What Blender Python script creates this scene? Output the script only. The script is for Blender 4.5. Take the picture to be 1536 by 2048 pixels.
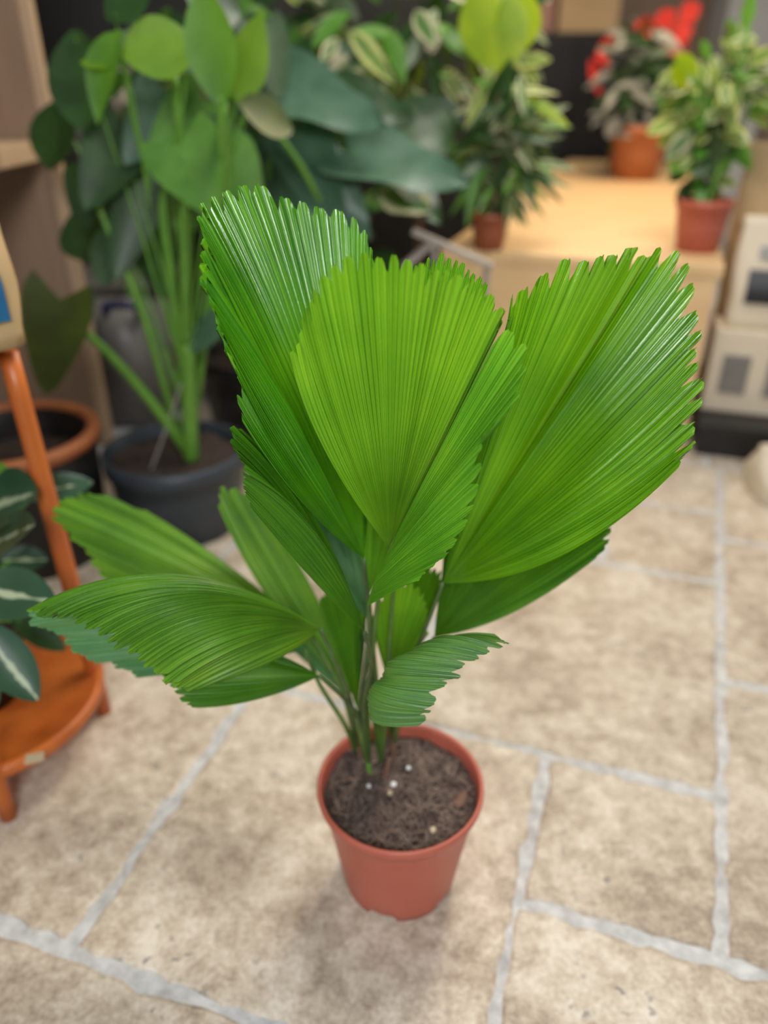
import bpy, bmesh, math, random
from mathutils import Vector, Matrix, noise
R = math.radians
rnd = random.Random(7)
for o in list(bpy.data.objects): bpy.data.objects.remove(o)
S = bpy.context.scene
COL = S.collection

# ------------------------------------------------------------------ camera
PITCH, CAMH, FPX = 29.2, 1.10, 1539.0
cd = bpy.data.cameras.new('camera'); cam = bpy.data.objects.new('camera', cd); COL.objects.link(cam)
cam.location = (0, 0, CAMH); cam.rotation_euler = (R(90 - PITCH), 0, 0)
cd.sensor_fit = 'VERTICAL'; cd.sensor_height = 36.0; cd.lens = FPX / 2048 * 36.0
cd.clip_start = 0.02
cd.dof.use_dof = True; cd.dof.focus_distance = 0.78; cd.dof.aperture_fstop = 1.7
S.camera = cam
# ------------------------------------------------------------------ light
w = bpy.data.worlds.new('world'); S.world = w; w.use_nodes = True
bg = w.node_tree.nodes['Background']; bg.inputs[0].default_value = (0.93, 0.97, 1.0, 1); bg.inputs[1].default_value = 0.17
def area(name, loc, target, size, size_y, power, col):
    l = bpy.data.lights.new(name, 'AREA'); l.shape = 'RECTANGLE'; l.size = size; l.size_y = size_y
    l.energy = power; l.color = col
    o = bpy.data.objects.new(name, l); COL.objects.link(o); o.location = loc
    o.rotation_euler = (Vector(target) - Vector(loc)).to_track_quat('-Z', 'Y').to_euler(); return o
area('shop_window_light', (-2.3, -0.7, 2.2), (0.1, 1.0, 0.3), 1.5, 1.5, 116, (0.96, 0.98, 1.0))
area('shop_door_light', (0.15, -1.7, 2.35), (0.1, 0.9, 0.6), 1.0, 0.8, 62, (0.97, 0.99, 1.0))
area('rear_ceiling_light', (0.5, 1.9, 2.7), (0.35, 1.2, 0.0), 0.8, 0.8, 40, (1.0, 0.95, 0.86))
area('counter_lamp_light', (1.2, 3.8, 2.6), (1.0, 3.4, 0.6), 0.8, 1.6, 66, (1.0, 0.80, 0.55))
S.view_settings.view_transform = 'Standard'; S.view_settings.look = 'None'
S.view_settings.exposure = 0.0; S.view_settings.gamma = 1.0; S.view_settings.use_curve_mapping = False

# ------------------------------------------------------------------ helpers
_p = R(PITCH)
FW = Vector((0, math.cos(_p), -math.sin(_p))); UP = Vector((0, math.sin(_p), math.cos(_p))); RT = Vector((1, 0, 0))
CAMP = Vector((0, 0, CAMH))
def at(u, v, Y):
    """point of the place on the upright plane at distance Y, seen at (u, v) in the photograph"""
    d = FW + RT * ((u - 768) / FPX) - UP * ((v - 1024) / FPX)
    return CAMP + d * (Y / d.y)
def onz(u, v, z):
    d = FW + RT * ((u - 768) / FPX) - UP * ((v - 1024) / FPX)
    return CAMP + d * ((z - CAMH) / d.z)
def mesh(name, verts, faces, mat, parent=None, smooth=True, uvs=None):
    me = bpy.data.meshes.new(name); me.from_pydata([tuple(v) for v in verts], [], faces)
    if smooth: me.polygons.foreach_set('use_smooth', [True] * len(me.polygons))
    if uvs:
        ul = me.uv_layers.new(name='UVMap')
        for lp in me.loops: ul.data[lp.index].uv = uvs[lp.vertex_index]
    if mat: me.materials.append(mat)
    o = bpy.data.objects.new(name, me); COL.objects.link(o)
    if parent: o.parent = parent; o.matrix_parent_inverse = Matrix.Translation(parent_world(parent)).inverted()
    return o
def parent_world(p): return p.location.copy()
def tag(o, label=None, cat=None, group=None, kind=None):
    if label: o['label'] = label
    if cat: o['category'] = cat
    if group: o['group'] = group
    if kind: o['kind'] = kind
    return o
def thing(name, loc, label, cat, group=None):
    o = bpy.data.objects.new(name, None); o.empty_display_size = 0.05; COL.objects.link(o); o.location = loc
    return tag(o, label, cat, group)
def frommesh(name, bm, mat, parent=None, smooth=False):
    me = bpy.data.meshes.new(name); bm.to_mesh(me); bm.free()
    if smooth: me.polygons.foreach_set('use_smooth', [True] * len(me.polygons))
    me.materials.append(mat)
    o = bpy.data.objects.new(name, me); COL.objects.link(o)
    if parent: o.parent = parent; o.matrix_parent_inverse = Matrix.Translation(parent_world(parent)).inverted()
    return o
def box(name, c, s, mat, parent=None, rz=0, bev=0.004, segs=2):
    bm = bmesh.new(); bmesh.ops.create_cube(bm, size=1)
    bmesh.ops.scale(bm, vec=s, verts=bm.verts)
    if bev: bmesh.ops.bevel(bm, geom=bm.edges[:], offset=bev, segments=segs, affect='EDGES', profile=0.6)
    bmesh.ops.rotate(bm, cent=(0, 0, 0), matrix=Matrix.Rotation(rz, 3, 'Z'), verts=bm.verts)
    bmesh.ops.translate(bm, vec=c, verts=bm.verts)
    return frommesh(name, bm, mat, parent)
def lathe(name, c, prof, mat, parent=None, n=48, fn=None, closed=False):
    vs, fs = [], []
    for i in range(n):
        a = 2 * math.pi * i / n
        for k, (r, z) in enumerate(prof):
            rr, zz = (r, z) if fn is None else fn(a, k, r, z)
            vs.append((c[0] + rr * math.cos(a), c[1] + rr * math.sin(a), c[2] + zz))
    m = len(prof)
    for i in range(n):
        j = (i + 1) % n
        for k in range(m - 1): fs.append((i * m + k, j * m + k, j * m + k + 1, i * m + k + 1))
    return mesh(name, vs, fs, mat, parent)
def bez(p0, p1, p2, t): return p0 * (1 - t) ** 2 + p1 * (2 * t * (1 - t)) + p2 * t * t
def crom(P, s):
    n = len(P) - 1; i = min(int(s), n - 1); f = s - i
    a, b, c, d = P[max(i - 1, 0)], P[i], P[i + 1], P[min(i + 2, n)]
    return (b * 2 + (c - a) * f + (a * 2 - b * 5 + c * 4 - d) * f * f + (b * 3 - a - c * 3 + d) * f ** 3) * 0.5
def tube(name, pts, rads, mat, parent=None, n=8, sub=6):
    P = [Vector(p) for p in pts]; path = []; rr = []
    for i in range(len(P) - 1):
        for k in range(sub):
            s = i + k / sub; path.append(crom(P, s)); rr.append(rads[i] + (rads[i + 1] - rads[i]) * k / sub)
    path.append(P[-1]); rr.append(rads[-1])
    vs, fs = [], []
    ref = Vector((0.3, 1, 0.2))
    for i, p in enumerate(path):
        t = (path[min(i + 1, len(path) - 1)] - path[max(i - 1, 0)]).normalized()
        a = t.cross(ref).normalized(); b = t.cross(a)
        for k in range(n):
            q = 2 * math.pi * k / n; vs.append(p + (a * math.cos(q) + b * math.sin(q)) * rr[i])
    for i in range(len(path) - 1):
        for k in range(n): fs.append((i * n + k, i * n + (k + 1) % n, (i + 1) * n + (k + 1) % n, (i + 1) * n + k))
    fs.append(tuple(range(n))[::-1]); fs.append(tuple(range((len(path) - 1) * n, len(path) * n)))
    return mesh(name, vs, fs, mat, parent)

# ------------------------------------------------------------------ materials
def newmat(name):
    m = bpy.data.materials.new(name); m.use_nodes = True; nt = m.node_tree
    return m, nt, nt.nodes['Principled BSDF'], nt.links
def c4(c): return (c[0], c[1], c[2], 1)
def ramp(nt, stops):
    r = nt.nodes.new('ShaderNodeValToRGB'); e = r.color_ramp.elements
    e[0].position, e[0].color = stops[0][0], c4(stops[0][1]); e[1].position, e[1].color = stops[-1][0], c4(stops[-1][1])
    for p, c in stops[1:-1]:
        q = e.new(p); q.color = c4(c)
    return r
def nz(nt, scale, detail=4, rough=0.55, vec=None, dist=0):
    n = nt.nodes.new('ShaderNodeTexNoise'); n.inputs['Scale'].default_value = scale; n.inputs['Detail'].default_value = detail
    n.inputs['Roughness'].default_value = rough; n.inputs['Distortion'].default_value = dist
    if vec: nt.links.new(vec, n.inputs['Vector'])
    return n
def plain(name, c1, c2=None, scale=6, rough=0.5, bump=0.0, bscale=60, spec=0.5, stretch=None):
    m, nt, b, L = newmat(name); c2 = c2 or tuple(x * 0.8 for x in c1)
    tc = nt.nodes.new('ShaderNodeTexCoord'); vec = tc.outputs['Object']
    if stretch:
        mp = nt.nodes.new('ShaderNodeMapping'); mp.inputs['Scale'].default_value = stretch; L.new(vec, mp.inputs['Vector']); vec = mp.outputs[0]
    n = nz(nt, scale, 5, 0.6, vec); r = ramp(nt, [(0.3, c2), (0.7, c1)]); L.new(n.outputs[0], r.inputs[0]); L.new(r.outputs[0], b.inputs['Base Color'])
    b.inputs['Roughness'].default_value = rough; b.inputs['Specular IOR Level'].default_value = spec
    if bump:
        n2 = nz(nt, bscale, 4, 0.6, vec); bp = nt.nodes.new('ShaderNodeBump'); bp.inputs['Strength'].default_value = bump; bp.inputs['Distance'].default_value = 0.004
        L.new(n2.outputs[0], bp.inputs['Height']); L.new(bp.outputs[0], b.inputs['Normal'])
    return m
def leafmat(name, base, base2, trans, rough=0.35, tmix=0.4, spec=0.5, veins=True):
    """pleated palm blade: UV.x counts leaf segments, UV.y runs from hub to margin"""
    m, nt, b, L = newmat(name)
    uv = nt.nodes.new('ShaderNodeUVMap'); sp = nt.nodes.new('ShaderNodeSeparateXYZ'); L.new(uv.outputs[0], sp.inputs[0])
    mp = nt.nodes.new('ShaderNodeMapping'); mp.inputs['Scale'].default_value = (7.0, 1.6, 1); L.new(uv.outputs[0], mp.inputs['Vector'])
    n1 = nz(nt, 1.0, 3, 0.6, mp.outputs[0])                       # long streaks along the ribs
    mp2 = nt.nodes.new('ShaderNodeMapping'); mp2.inputs['Scale'].default_value = (5, 90, 1); L.new(uv.outputs[0], mp2.inputs['Vector'])
    n2 = nz(nt, 1.0, 2, 0.5, mp2.outputs[0])                      # fine cross veins
    tc = nt.nodes.new('ShaderNodeTexCoord'); n3 = nz(nt, 9, 3, 0.5, tc.outputs['Object'])
    ad = nt.nodes.new('ShaderNodeMath'); ad.operation = 'MULTIPLY_ADD'; L.new(n1.outputs[0], ad.inputs[0]); ad.inputs[1].default_value = 0.7
    ad2 = nt.nodes.new('ShaderNodeMath'); ad2.operation = 'MULTIPLY_ADD'; L.new(n3.outputs[0], ad2.inputs[0]); ad2.inputs[1].default_value = 0.55
    ad3 = nt.nodes.new('ShaderNodeMath'); ad3.operation = 'MULTIPLY_ADD'; L.new(n2.outputs[0], ad3.inputs[0]); ad3.inputs[1].default_value = 0.12; ad3.inputs[2].default_value = -0.18
    L.new(ad3.outputs[0], ad2.inputs[2]); L.new(ad2.outputs[0], ad.inputs[2])
    yel = tuple(min(1, x) for x in (base[0] * 1.75, base[1] * 1.22, base[2]))
    r = ramp(nt, [(0.36, base2), (0.54, base), (0.72, yel)]); L.new(ad.outputs[0], r.inputs[0])
    fm = nt.nodes.new('ShaderNodeMath'); fm.operation = 'PINGPONG'; L.new(sp.outputs[0], fm.inputs[0]); fm.inputs[1].default_value = 0.25
    rl_ = ramp(nt, [(0.0, (0.42, 0.5, 0.45)), (0.055, (1, 1, 1)), (0.25, (1, 1, 1))]); L.new(fm.outputs[0], rl_.inputs[0])   # dark line along each rib
    mr_ = nt.nodes.new('ShaderNodeMix'); mr_.data_type = 'RGBA'; mr_.blend_type = 'MULTIPLY'; mr_.inputs['Factor'].default_value = 0.75
    L.new(r.outputs[0], mr_.inputs['A']); L.new(rl_.outputs[0], mr_.inputs['B']); L.new(mr_.outputs['Result'], b.inputs['Base Color'])
    b.inputs['Roughness'].default_value = rough; b.inputs['Specular IOR Level'].default_value = spec
    # fine rib relief
    wv = nt.nodes.new('ShaderNodeMath'); wv.operation = 'MULTIPLY'; L.new(sp.outputs[0], wv.inputs[0]); wv.inputs[1].default_value = 2 * math.pi * 6
    sn = nt.nodes.new('ShaderNodeMath'); sn.operation = 'SINE'; L.new(wv.outputs[0], sn.inputs[0])
    mm = nt.nodes.new('ShaderNodeMath'); mm.operation = 'MULTIPLY_ADD'; L.new(n1.outputs[0], mm.inputs[0]); mm.inputs[1].default_value = 1.2; L.new(sn.outputs[0], mm.inputs[2])
    mm2 = nt.nodes.new('ShaderNodeMath'); mm2.operation = 'MULTIPLY_ADD'; L.new(n2.outputs[0], mm2.inputs[0]); mm2.inputs[1].default_value = 0.5; L.new(mm.outputs[0], mm2.inputs[2])
    bp = nt.nodes.new('ShaderNodeBump'); bp.inputs['Strength'].default_value = 0.6; bp.inputs['Distance'].default_value = 0.0007
    L.new(mm2.outputs[0], bp.inputs['Height']); L.new(bp.outputs[0], b.inputs['Normal'])
    t = nt.nodes.new('ShaderNodeBsdfTranslucent'); L.new(bp.outputs[0], t.inputs['Normal'])
    mx = nt.nodes.new('ShaderNodeMix'); mx.data_type = 'RGBA'; mx.blend_type = 'MULTIPLY'; mx.inputs['Factor'].default_value = 0.7
    r2 = ramp(nt, [(0.25, (0.55, 0.6, 0.5)), (0.75, (1, 1, 1))]); L.new(ad.outputs[0], r2.inputs[0])
    mx.inputs['A'].default_value = c4(trans); L.new(r2.outputs[0], mx.inputs['B']); L.new(mx.outputs['Result'], t.inputs['Color'])
    ms = nt.nodes.new('ShaderNodeMixShader'); ms.inputs[0].default_value = tmix
    L.new(b.outputs[0], ms.inputs[1]); L.new(t.outputs[0], ms.inputs[2]); L.new(ms.outputs[0], nt.nodes['Material Output'].inputs[0])
    return m
def broadmat(name, base, base2, trans, rough=0.4, tmix=0.3, mid=None, edge=None, scale=14):
    """broad background leaf: UV.x -1..1 across, UV.y along; optional pale midrib or cream margin"""
    m, nt, b, L = newmat(name)
    tc = nt.nodes.new('ShaderNodeTexCoord'); n = nz(nt, scale, 3, 0.5, tc.outputs['Object'])
    r = ramp(nt, [(0.35, base2), (0.65, base)]); L.new(n.outputs[0], r.inputs[0]); colr = r.outputs[0]
    if mid or edge:
        uv = nt.nodes.new('ShaderNodeUVMap'); sp = nt.nodes.new('ShaderNodeSeparateXYZ'); L.new(uv.outputs[0], sp.inputs[0])
        ab = nt.nodes.new('ShaderNodeMath'); ab.operation = 'ABSOLUTE'; L.new(sp.outputs[0], ab.inputs[0])
        wob = nt.nodes.new('ShaderNodeMath'); wob.operation = 'MULTIPLY_ADD'; n4 = nz(nt, 40, 2, 0.5, tc.outputs['Object'])
        L.new(n4.outputs[0], wob.inputs[0]); wob.inputs[1].default_value = 0.5; L.new(ab.outputs[0], wob.inputs[2])
        rr = ramp(nt, [(0.30, (1, 1, 1)), (0.38, (0, 0, 0))] if mid else [(0.72, (0, 0, 0)), (0.82, (1, 1, 1))]); L.new(wob.outputs[0], rr.inputs[0])
        mx = nt.nodes.new('ShaderNodeMix'); mx.data_type = 'RGBA'; L.new(rr.outputs[0], mx.inputs['Factor']); L.new(colr, mx.inputs['A']); mx.inputs['B'].default_value = c4(mid or edge)
        colr = mx.outputs['Result']
    L.new(colr, b.inputs['Base Color']); b.inputs['Roughness'].default_value = rough
    t = nt.nodes.new('ShaderNodeBsdfTranslucent'); t.inputs['Color'].default_value = c4(trans)
    ms = nt.nodes.new('ShaderNodeMixShader'); ms.inputs[0].default_value = tmix
    L.new(b.outputs[0], ms.inputs[1]); L.new(t.outputs[0], ms.inputs[2]); L.new(ms.outputs[0], nt.nodes['Material Output'].inputs[0])
    return m
def tilemat():
    m, nt, b, L = newmat('travertine')
    tc = nt.nodes.new('ShaderNodeTexCoord'); oi = nt.nodes.new('ShaderNodeObjectInfo')
    v = tc.outputs['Object']
    n1 = nz(nt, 5.0, 6, 0.62, v, 0.6); n2 = nz(nt, 30, 5, 0.65, v); n3 = nz(nt, 120, 3, 0.6, v)
    r1 = ramp(nt, [(0.26, (0.34, 0.27, 0.205)), (0.46, (0.515, 0.43, 0.335)), (0.58, (0.625, 0.545, 0.44)), (0.76, (0.77, 0.70, 0.60))])
    sm = nt.nodes.new('ShaderNodeMath'); sm.operation = 'MULTIPLY_ADD'; L.new(n2.outputs[0], sm.inputs[0]); sm.inputs[1].default_value = 0.9; L.new(n1.outputs[0], sm.inputs[2])
    sb = nt.nodes.new('ShaderNodeMath'); sb.operation = 'MULTIPLY_ADD'; L.new(n3.outputs[0], sb.inputs[0]); sb.inputs[1].default_value = 0.35
    L.new(sm.outputs[0], sb.inputs[2])
    s2 = nt.nodes.new('ShaderNodeMath'); s2.operation = 'SUBTRACT'; L.new(sb.outputs[0], s2.inputs[0]); s2.inputs[1].default_value = 0.625
    L.new(s2.outputs[0], r1.inputs[0])
    hs = nt.nodes.new('ShaderNodeHueSaturation'); mr = nt.nodes.new('ShaderNodeMapRange'); L.new(oi.outputs['Random'], mr.inputs[0]); mr.inputs[3].default_value = 0.88; mr.inputs[4].default_value = 1.08
    L.new(mr.outputs[0], hs.inputs['Value']); L.new(r1.outputs[0], hs.inputs['Color'])
    # grey pits
    n5 = nz(nt, 42, 3, 0.55, v); r5 = ramp(nt, [(0.62, (0, 0, 0)), (0.67, (1, 1, 1))]); L.new(n5.outputs[0], r5.inputs[0])
    n6 = nz(nt, 4, 2, 0.5, v); r6 = ramp(nt, [(0.5, (0, 0, 0)), (0.62, (0.85, 0.85, 0.85))]); L.new(n6.outputs[0], r6.inputs[0])
    mu = nt.nodes.new('ShaderNodeMath'); mu.operation = 'MULTIPLY'; L.new(r5.outputs[0], mu.inputs[0]); L.new(r6.outputs[0], mu.inputs[1])
    mx = nt.nodes.new('ShaderNodeMix'); mx.data_type = 'RGBA'; L.new(mu.outputs[0], mx.inputs['Factor']); L.new(hs.outputs[0], mx.inputs['A']); mx.inputs['B'].default_value = (0.20, 0.19, 0.19, 1)
    L.new(mx.outputs['Result'], b.inputs['Base Color']); b.inputs['Roughness'].default_value = 0.55
    bp = nt.nodes.new('ShaderNodeBump'); bp.inputs['Strength'].default_value = 0.3; bp.inputs['Distance'].default_value = 0.003; L.new(sb.outputs[0], bp.inputs['Height']); L.new(bp.outputs[0], b.inputs['Normal'])
    return m
M_TILE = tilemat()
M_GROUT = plain('grout', (0.70, 0.71, 0.715), (0.40, 0.40, 0.40), 38, 0.85, 0.6, 160)
M_TERRA = plain('red_plastic', (0.50, 0.125, 0.082), (0.44, 0.105, 0.066), 8, 0.42, 0.03, 90)
M_TERRA2 = plain('brown_plastic', (0.36, 0.10, 0.045), (0.27, 0.07, 0.03), 8, 0.5)
M_CLAY = plain('orange_clay', (0.50, 0.17, 0.06), (0.36, 0.11, 0.04), 12, 0.55)
M_SLATE = plain('slate_blue_plastic', (0.045, 0.060, 0.080), (0.035, 0.047, 0.062), 5, 0.45)
M_BLACK = plain('black_plastic', (0.012, 0.012, 0.013), (0.006, 0.006, 0.007), 5, 0.4)
M_SOIL = plain('peat_soil', (0.085, 0.056, 0.044), (0.016, 0.010, 0.009), 70, 0.95, 1.0, 130)
M_FIBRE = plain('peat_fibre', (0.22, 0.155, 0.125), (0.055, 0.037, 0.030), 40, 0.9)
M_BARK = plain('bark_chip', (0.24, 0.13, 0.085), (0.14, 0.075, 0.05), 30, 0.85)
M_ORANGE = plain('orange_stained_wood', (0.68, 0.185, 0.035), (0.40, 0.085, 0.014), 7, 0.38, 0.1, 60, 0.5, (1, 1, 0.3))
M_LAM = plain('brown_laminate', (0.32, 0.215, 0.145), (0.26, 0.17, 0.115), 5, 0.5, 0, 60, 0.5, (8, 8, 0.6))
M_LAMEDGE = plain('laminate_edge', (0.55, 0.39, 0.25), (0.45, 0.31, 0.20), 5, 0.5, 0, 60, 0.5, (8, 8, 0.6))
M_PLY = plain('light_plywood', (0.80, 0.56, 0.30), (0.70, 0.46, 0.23), 3, 0.45, 0.05, 60, 0.5, (1.0, 6, 6))
M_KRAFT = plain('kraft_paper', (0.56, 0.39, 0.20), (0.48, 0.33, 0.165), 9, 0.7, 0.25, 22)
M_CREAM = plain('cream_card', (0.76, 0.67, 0.52), (0.68, 0.58, 0.44), 6, 0.6)
M_WHITE = plain('white_print', (0.85, 0.86, 0.86), (0.78, 0.79, 0.80), 6, 0.6)
M_BLUE = plain('blue_print', (0.015, 0.15, 0.33), (0.012, 0.11, 0.25), 12, 0.5)
M_NAVY = plain('navy_plastic', (0.014, 0.025, 0.11), (0.010, 0.018, 0.08), 6, 0.4)
M_GREYBOX = plain('cloudy_grey_plastic', (0.25, 0.235, 0.215), (0.17, 0.16, 0.15), 5, 0.35)
M_DARKWALL = plain('dark_shade_wall', (0.040, 0.037, 0.034), (0.026, 0.024, 0.022), 3, 0.8)  # near-black tone; on the backdrop it stands in for background shade
M_WARMWALL = plain('warm_plaster', (0.46, 0.33, 0.235), (0.36, 0.25, 0.175), 2, 0.85, 0.2, 20)
M_GREYWOOD = plain('weathered_grey_wood', (0.46, 0.41, 0.37), (0.34, 0.30, 0.27), 8, 0.7, 0.2, 60)
M_RED = plain('red_petal', (0.72, 0.045, 0.03), (0.50, 0.03, 0.02), 20, 0.45)
M_PINK = plain('pink_box', (0.72, 0.40, 0.31), (0.62, 0.33, 0.25), 4, 0.6)
M_PLASTER = plain('grey_white_plaster', (0.66, 0.66, 0.65), (0.56, 0.56, 0.55), 3, 0.8)
M_TAG = plain('cream_tag', (0.62, 0.52, 0.36), (0.52, 0.42, 0.28), 8, 0.6)

M_LA = leafmat('palm_blade_lime', (0.175, 0.43, 0.020), (0.09, 0.29, 0.010), (0.31, 0.68, 0.02), 0.42, 0.42, 0.35)
M_LB = leafmat('palm_blade_fresh', (0.15, 0.46, 0.022), (0.08, 0.30, 0.012), (0.26, 0.62, 0.02), 0.42, 0.38, 0.35)
M_LD = leafmat('palm_blade_glossy', (0.11, 0.42, 0.007), (0.04, 0.24, 0.004), (0.24, 0.62, 0.01), 0.20, 0.34, 0.9)
M_LE = leafmat('palm_blade_glossy_mid', (0.155, 0.43, 0.007), (0.06, 0.26, 0.005), (0.28, 0.62, 0.01), 0.22, 0.34, 0.9)
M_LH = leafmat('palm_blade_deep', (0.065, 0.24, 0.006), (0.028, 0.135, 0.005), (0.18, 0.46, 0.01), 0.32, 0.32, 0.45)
M_LC = leafmat('palm_blade_dull', (0.125, 0.32, 0.055), (0.085, 0.23, 0.075), (0.26, 0.54, 0.03), 0.38, 0.28, 0.7)
M_LI = leafmat('palm_blade_olive', (0.16, 0.40, 0.025), (0.06, 0.21, 0.012), (0.30, 0.60, 0.03), 0.38, 0.34, 0.45)
M_LL = leafmat('palm_blade_bluish', (0.11, 0.33, 0.11), (0.06, 0.21, 0.075), (0.18, 0.45, 0.11), 0.22, 0.25, 0.9)
M_PET = plain('palm_petiole', (0.105, 0.20, 0.030), (0.055, 0.12, 0.020), 30, 0.45)
M_PETD = plain('palm_petiole_dark', (0.085, 0.145, 0.035), (0.045, 0.075, 0.025), 30, 0.45)
M_STEMG = plain('green_stem', (0.17, 0.38, 0.05), (0.10, 0.27, 0.03), 14, 0.4)

# ------------------------------------------------------------------ floor
TH = R(-18.6); E1 = Vector((math.cos(TH), math.sin(TH), 0)); E2 = Vector((-math.sin(TH), math.cos(TH), 0))
def ab(a, b): return E1 * a + E2 * b
floor = box('floor', (0, 2.9, -0.043), (7.0, 8.0, 0.08), M_GROUT, None, 0, 0); tag(floor, kind='structure')
def rl(b): return 0.253 + 0.0375 * (b - 0.77)
def tile(a0, a1, b0, b1, ra=False, la=False):
    g = 0.0098
    def A0(b): return rl(b) if la else a0
    def A1(b): return rl(b) if ra else a1
    cs = [(A0(b0) + g, b0 + g), (A1(b0) - g, b0 + g), (A1(b1) - g, b1 - g), (A0(b1) + g, b1 - g)]
    per = []
    for i in range(4):
        p, q = cs[i], cs[(i + 1) % 4]; L = math.dist(p, q); n = max(6, min(36, int(L / 0.017)))
        for k in range(n):
            f = k / n; x = p[0] + (q[0] - p[0]) * f; y = p[1] + (q[1] - p[1]) * f
            j = noise.noise(Vector((x * 34, y * 34, 3.1))) * 0.010 + noise.noise(Vector((x * 9, y * 9, 8.1))) * 0.006
            dx, dy = (q[1] - p[1]) / L, -(q[0] - p[0]) / L
            per.append((x + dx * j, y + dy * j))
    cx = sum(p[0] for p in cs) / 4; cy = sum(p[1] for p in cs) / 4
    top, mid, low = [], [], []
    for x, y in per:
        d = math.dist((x, y), (cx, cy)); s1 = 1 - 0.006 / d
        top.append(ab(cx + (x - cx) * s1, cy + (y - cy) * s1)); mid.append(ab(x, y) + Vector((0, 0, -0.0025))); low.append(ab(x, y) + Vector((0, 0, -0.012)))
    n = len(per); fs = [tuple(range(n))]
    for i in range(n):
        j = (i + 1) % n
        fs.append((i, n + i, n + j, j)); fs.append((n + i, 2 * n + i, 2 * n + j, n + j))
    o = mesh('floor_tile', top + mid + low, fs, M_TILE, None, False); o.parent = floor
T = [(-.041, 0, .77, 1.079, 1, 0), (-.35, 0, 1.08, 1.79, 1, 0), (-.648, -.041, .483, 1.083, 0, 0), (-1.25, -.648, .487, 1.085, 0, 0), (-1.25, -.045, -.13, .483, 0, 0),
     (-.045, .56, .16, .767, 0, 0), (0, .86, .767, 1.405, 0, 1), (0, .86, 1.405, 2.02, 0, 1), (0, 0, 1.79, 2.17, 1, 0), (0, 0, 2.17, 2.5, 1, 0), (-.35, 0, 1.79, 2.5, 0, 0), (0, .86, 2.02, 2.5, 0, 1),
     (-.96, -.35, 1.085, 1.7, 0, 0), (-1.6, -.96, 1.085, 1.7, 0, 0), (-.96, -.35, 1.7, 2.5, 0, 0), (-1.6, -.96, 1.7, 2.5, 0, 0), (-1.9, -1.25, .2, 1.085, 0, 0),
     (.56, 1.2, .16, .767, 0, 0), (.86, 1.48, .767, 1.405, 0, 0), (.86, 1.48, 1.405, 2.02, 0, 0), (.86, 1.48, 2.02, 2.5, 0, 0), (-.045, .56, -.45, .16, 0, 0)]
for i in range(6):
    for j in range(2): T.append((-2.2 + i * .62, -1.58 + i * .62, 2.5 + j * .62, 3.12 + j * .62, 0, 0))
for t in T: tile(*t)

# ------------------------------------------------------------------ room shell
tag(box('wall_left', (-1.75, 2.7, 1.35), (0.1, 7.0, 2.7), M_DARKWALL, bev=0), kind='structure')
tag(box('wall_back', (0.6, 6.9, 1.35), (5.8, 0.1, 2.7), M_WARMWALL, bev=0), kind='structure')
tag(box('wall_dark_backdrop', (-0.66, 3.6, 1.35), (2.14, 0.06, 2.7), M_DARKWALL, bev=0), kind='structure')  # added dark sheet, stands in for the shade between the leaves
tag(box('trim_1', (2.52, 6.4, 1.35), (0.36, 0.35, 2.7), M_PLASTER, bev=0.01), kind='structure')

# ------------------------------------------------------------------ the fan palm
PC = Vector((0.024, 0.795, 0.0))
palm = thing('potted_fan_palm', PC, 'bright green pleated fan palm in a red-brown plastic pot on the stone floor', 'potted plant')
def potfn(a, k, r, z):
    if k in (0, 1, 2) :
        s = math.cos(a * 5 + 0.5 * math.pi + math.pi * 0.0 - 5 * R(-90)); 
        if s > 0.25 and k in (0, 1): return r, z + 0.011 * min(1, (s - 0.25) * 4)
    return r, z
prof = [(0.080, 0.0), (0.0865, 0.0), (0.0885, 0.013), (0.0925, 0.04), (0.099, 0.085), (0.107, 0.135), (0.1125, 0.170), (0.1145, 0.176), (0.1180, 0.181), (0.1212, 0.187), (0.1230, 0.195), (0.1225, 0.2), (0.1195, 0.2015), (0.1165, 0.2), (0.1150, 0.190), (0.1125, 0.175), (0.106, 0.14)]
lathe('pot', PC, prof, M_TERRA, palm, 120, potfn)
def soil_disc(c, r, mat, parent, amp=0.006, n=20, m=56, seed=0.0):
    vs, fs = [Vector(c)], []
    for i in range(1, n + 1):
        rr = r * i / n
        for k in range(m):
            a = 2 * math.pi * k / m; x, y = rr * math.cos(a), rr * math.sin(a)
            h = noise.noise(Vector((x * 60 + seed, y * 60, 0))) * amp + noise.noise(Vector((x * 20 + seed, y * 20, 5))) * amp * 1.3
            vs.append(Vector((c[0] + x, c[1] + y, c[2] + h)))
    for k in range(m): fs.append((0, 1 + k, 1 + (k + 1) % m))
    for i in range(n - 1):
        for k in range(m): fs.append((1 + i * m + k, 1 + (i + 1) * m + k, 1 + (i + 1) * m + (k + 1) % m, 1 + i * m + (k + 1) % m))
    return mesh('soil', vs, fs, mat, parent)
SZ = 0.178
soil = soil_disc(PC + Vector((0, 0, SZ)), 0.1135, M_SOIL, palm, 0.005, 26, 72)
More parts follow.
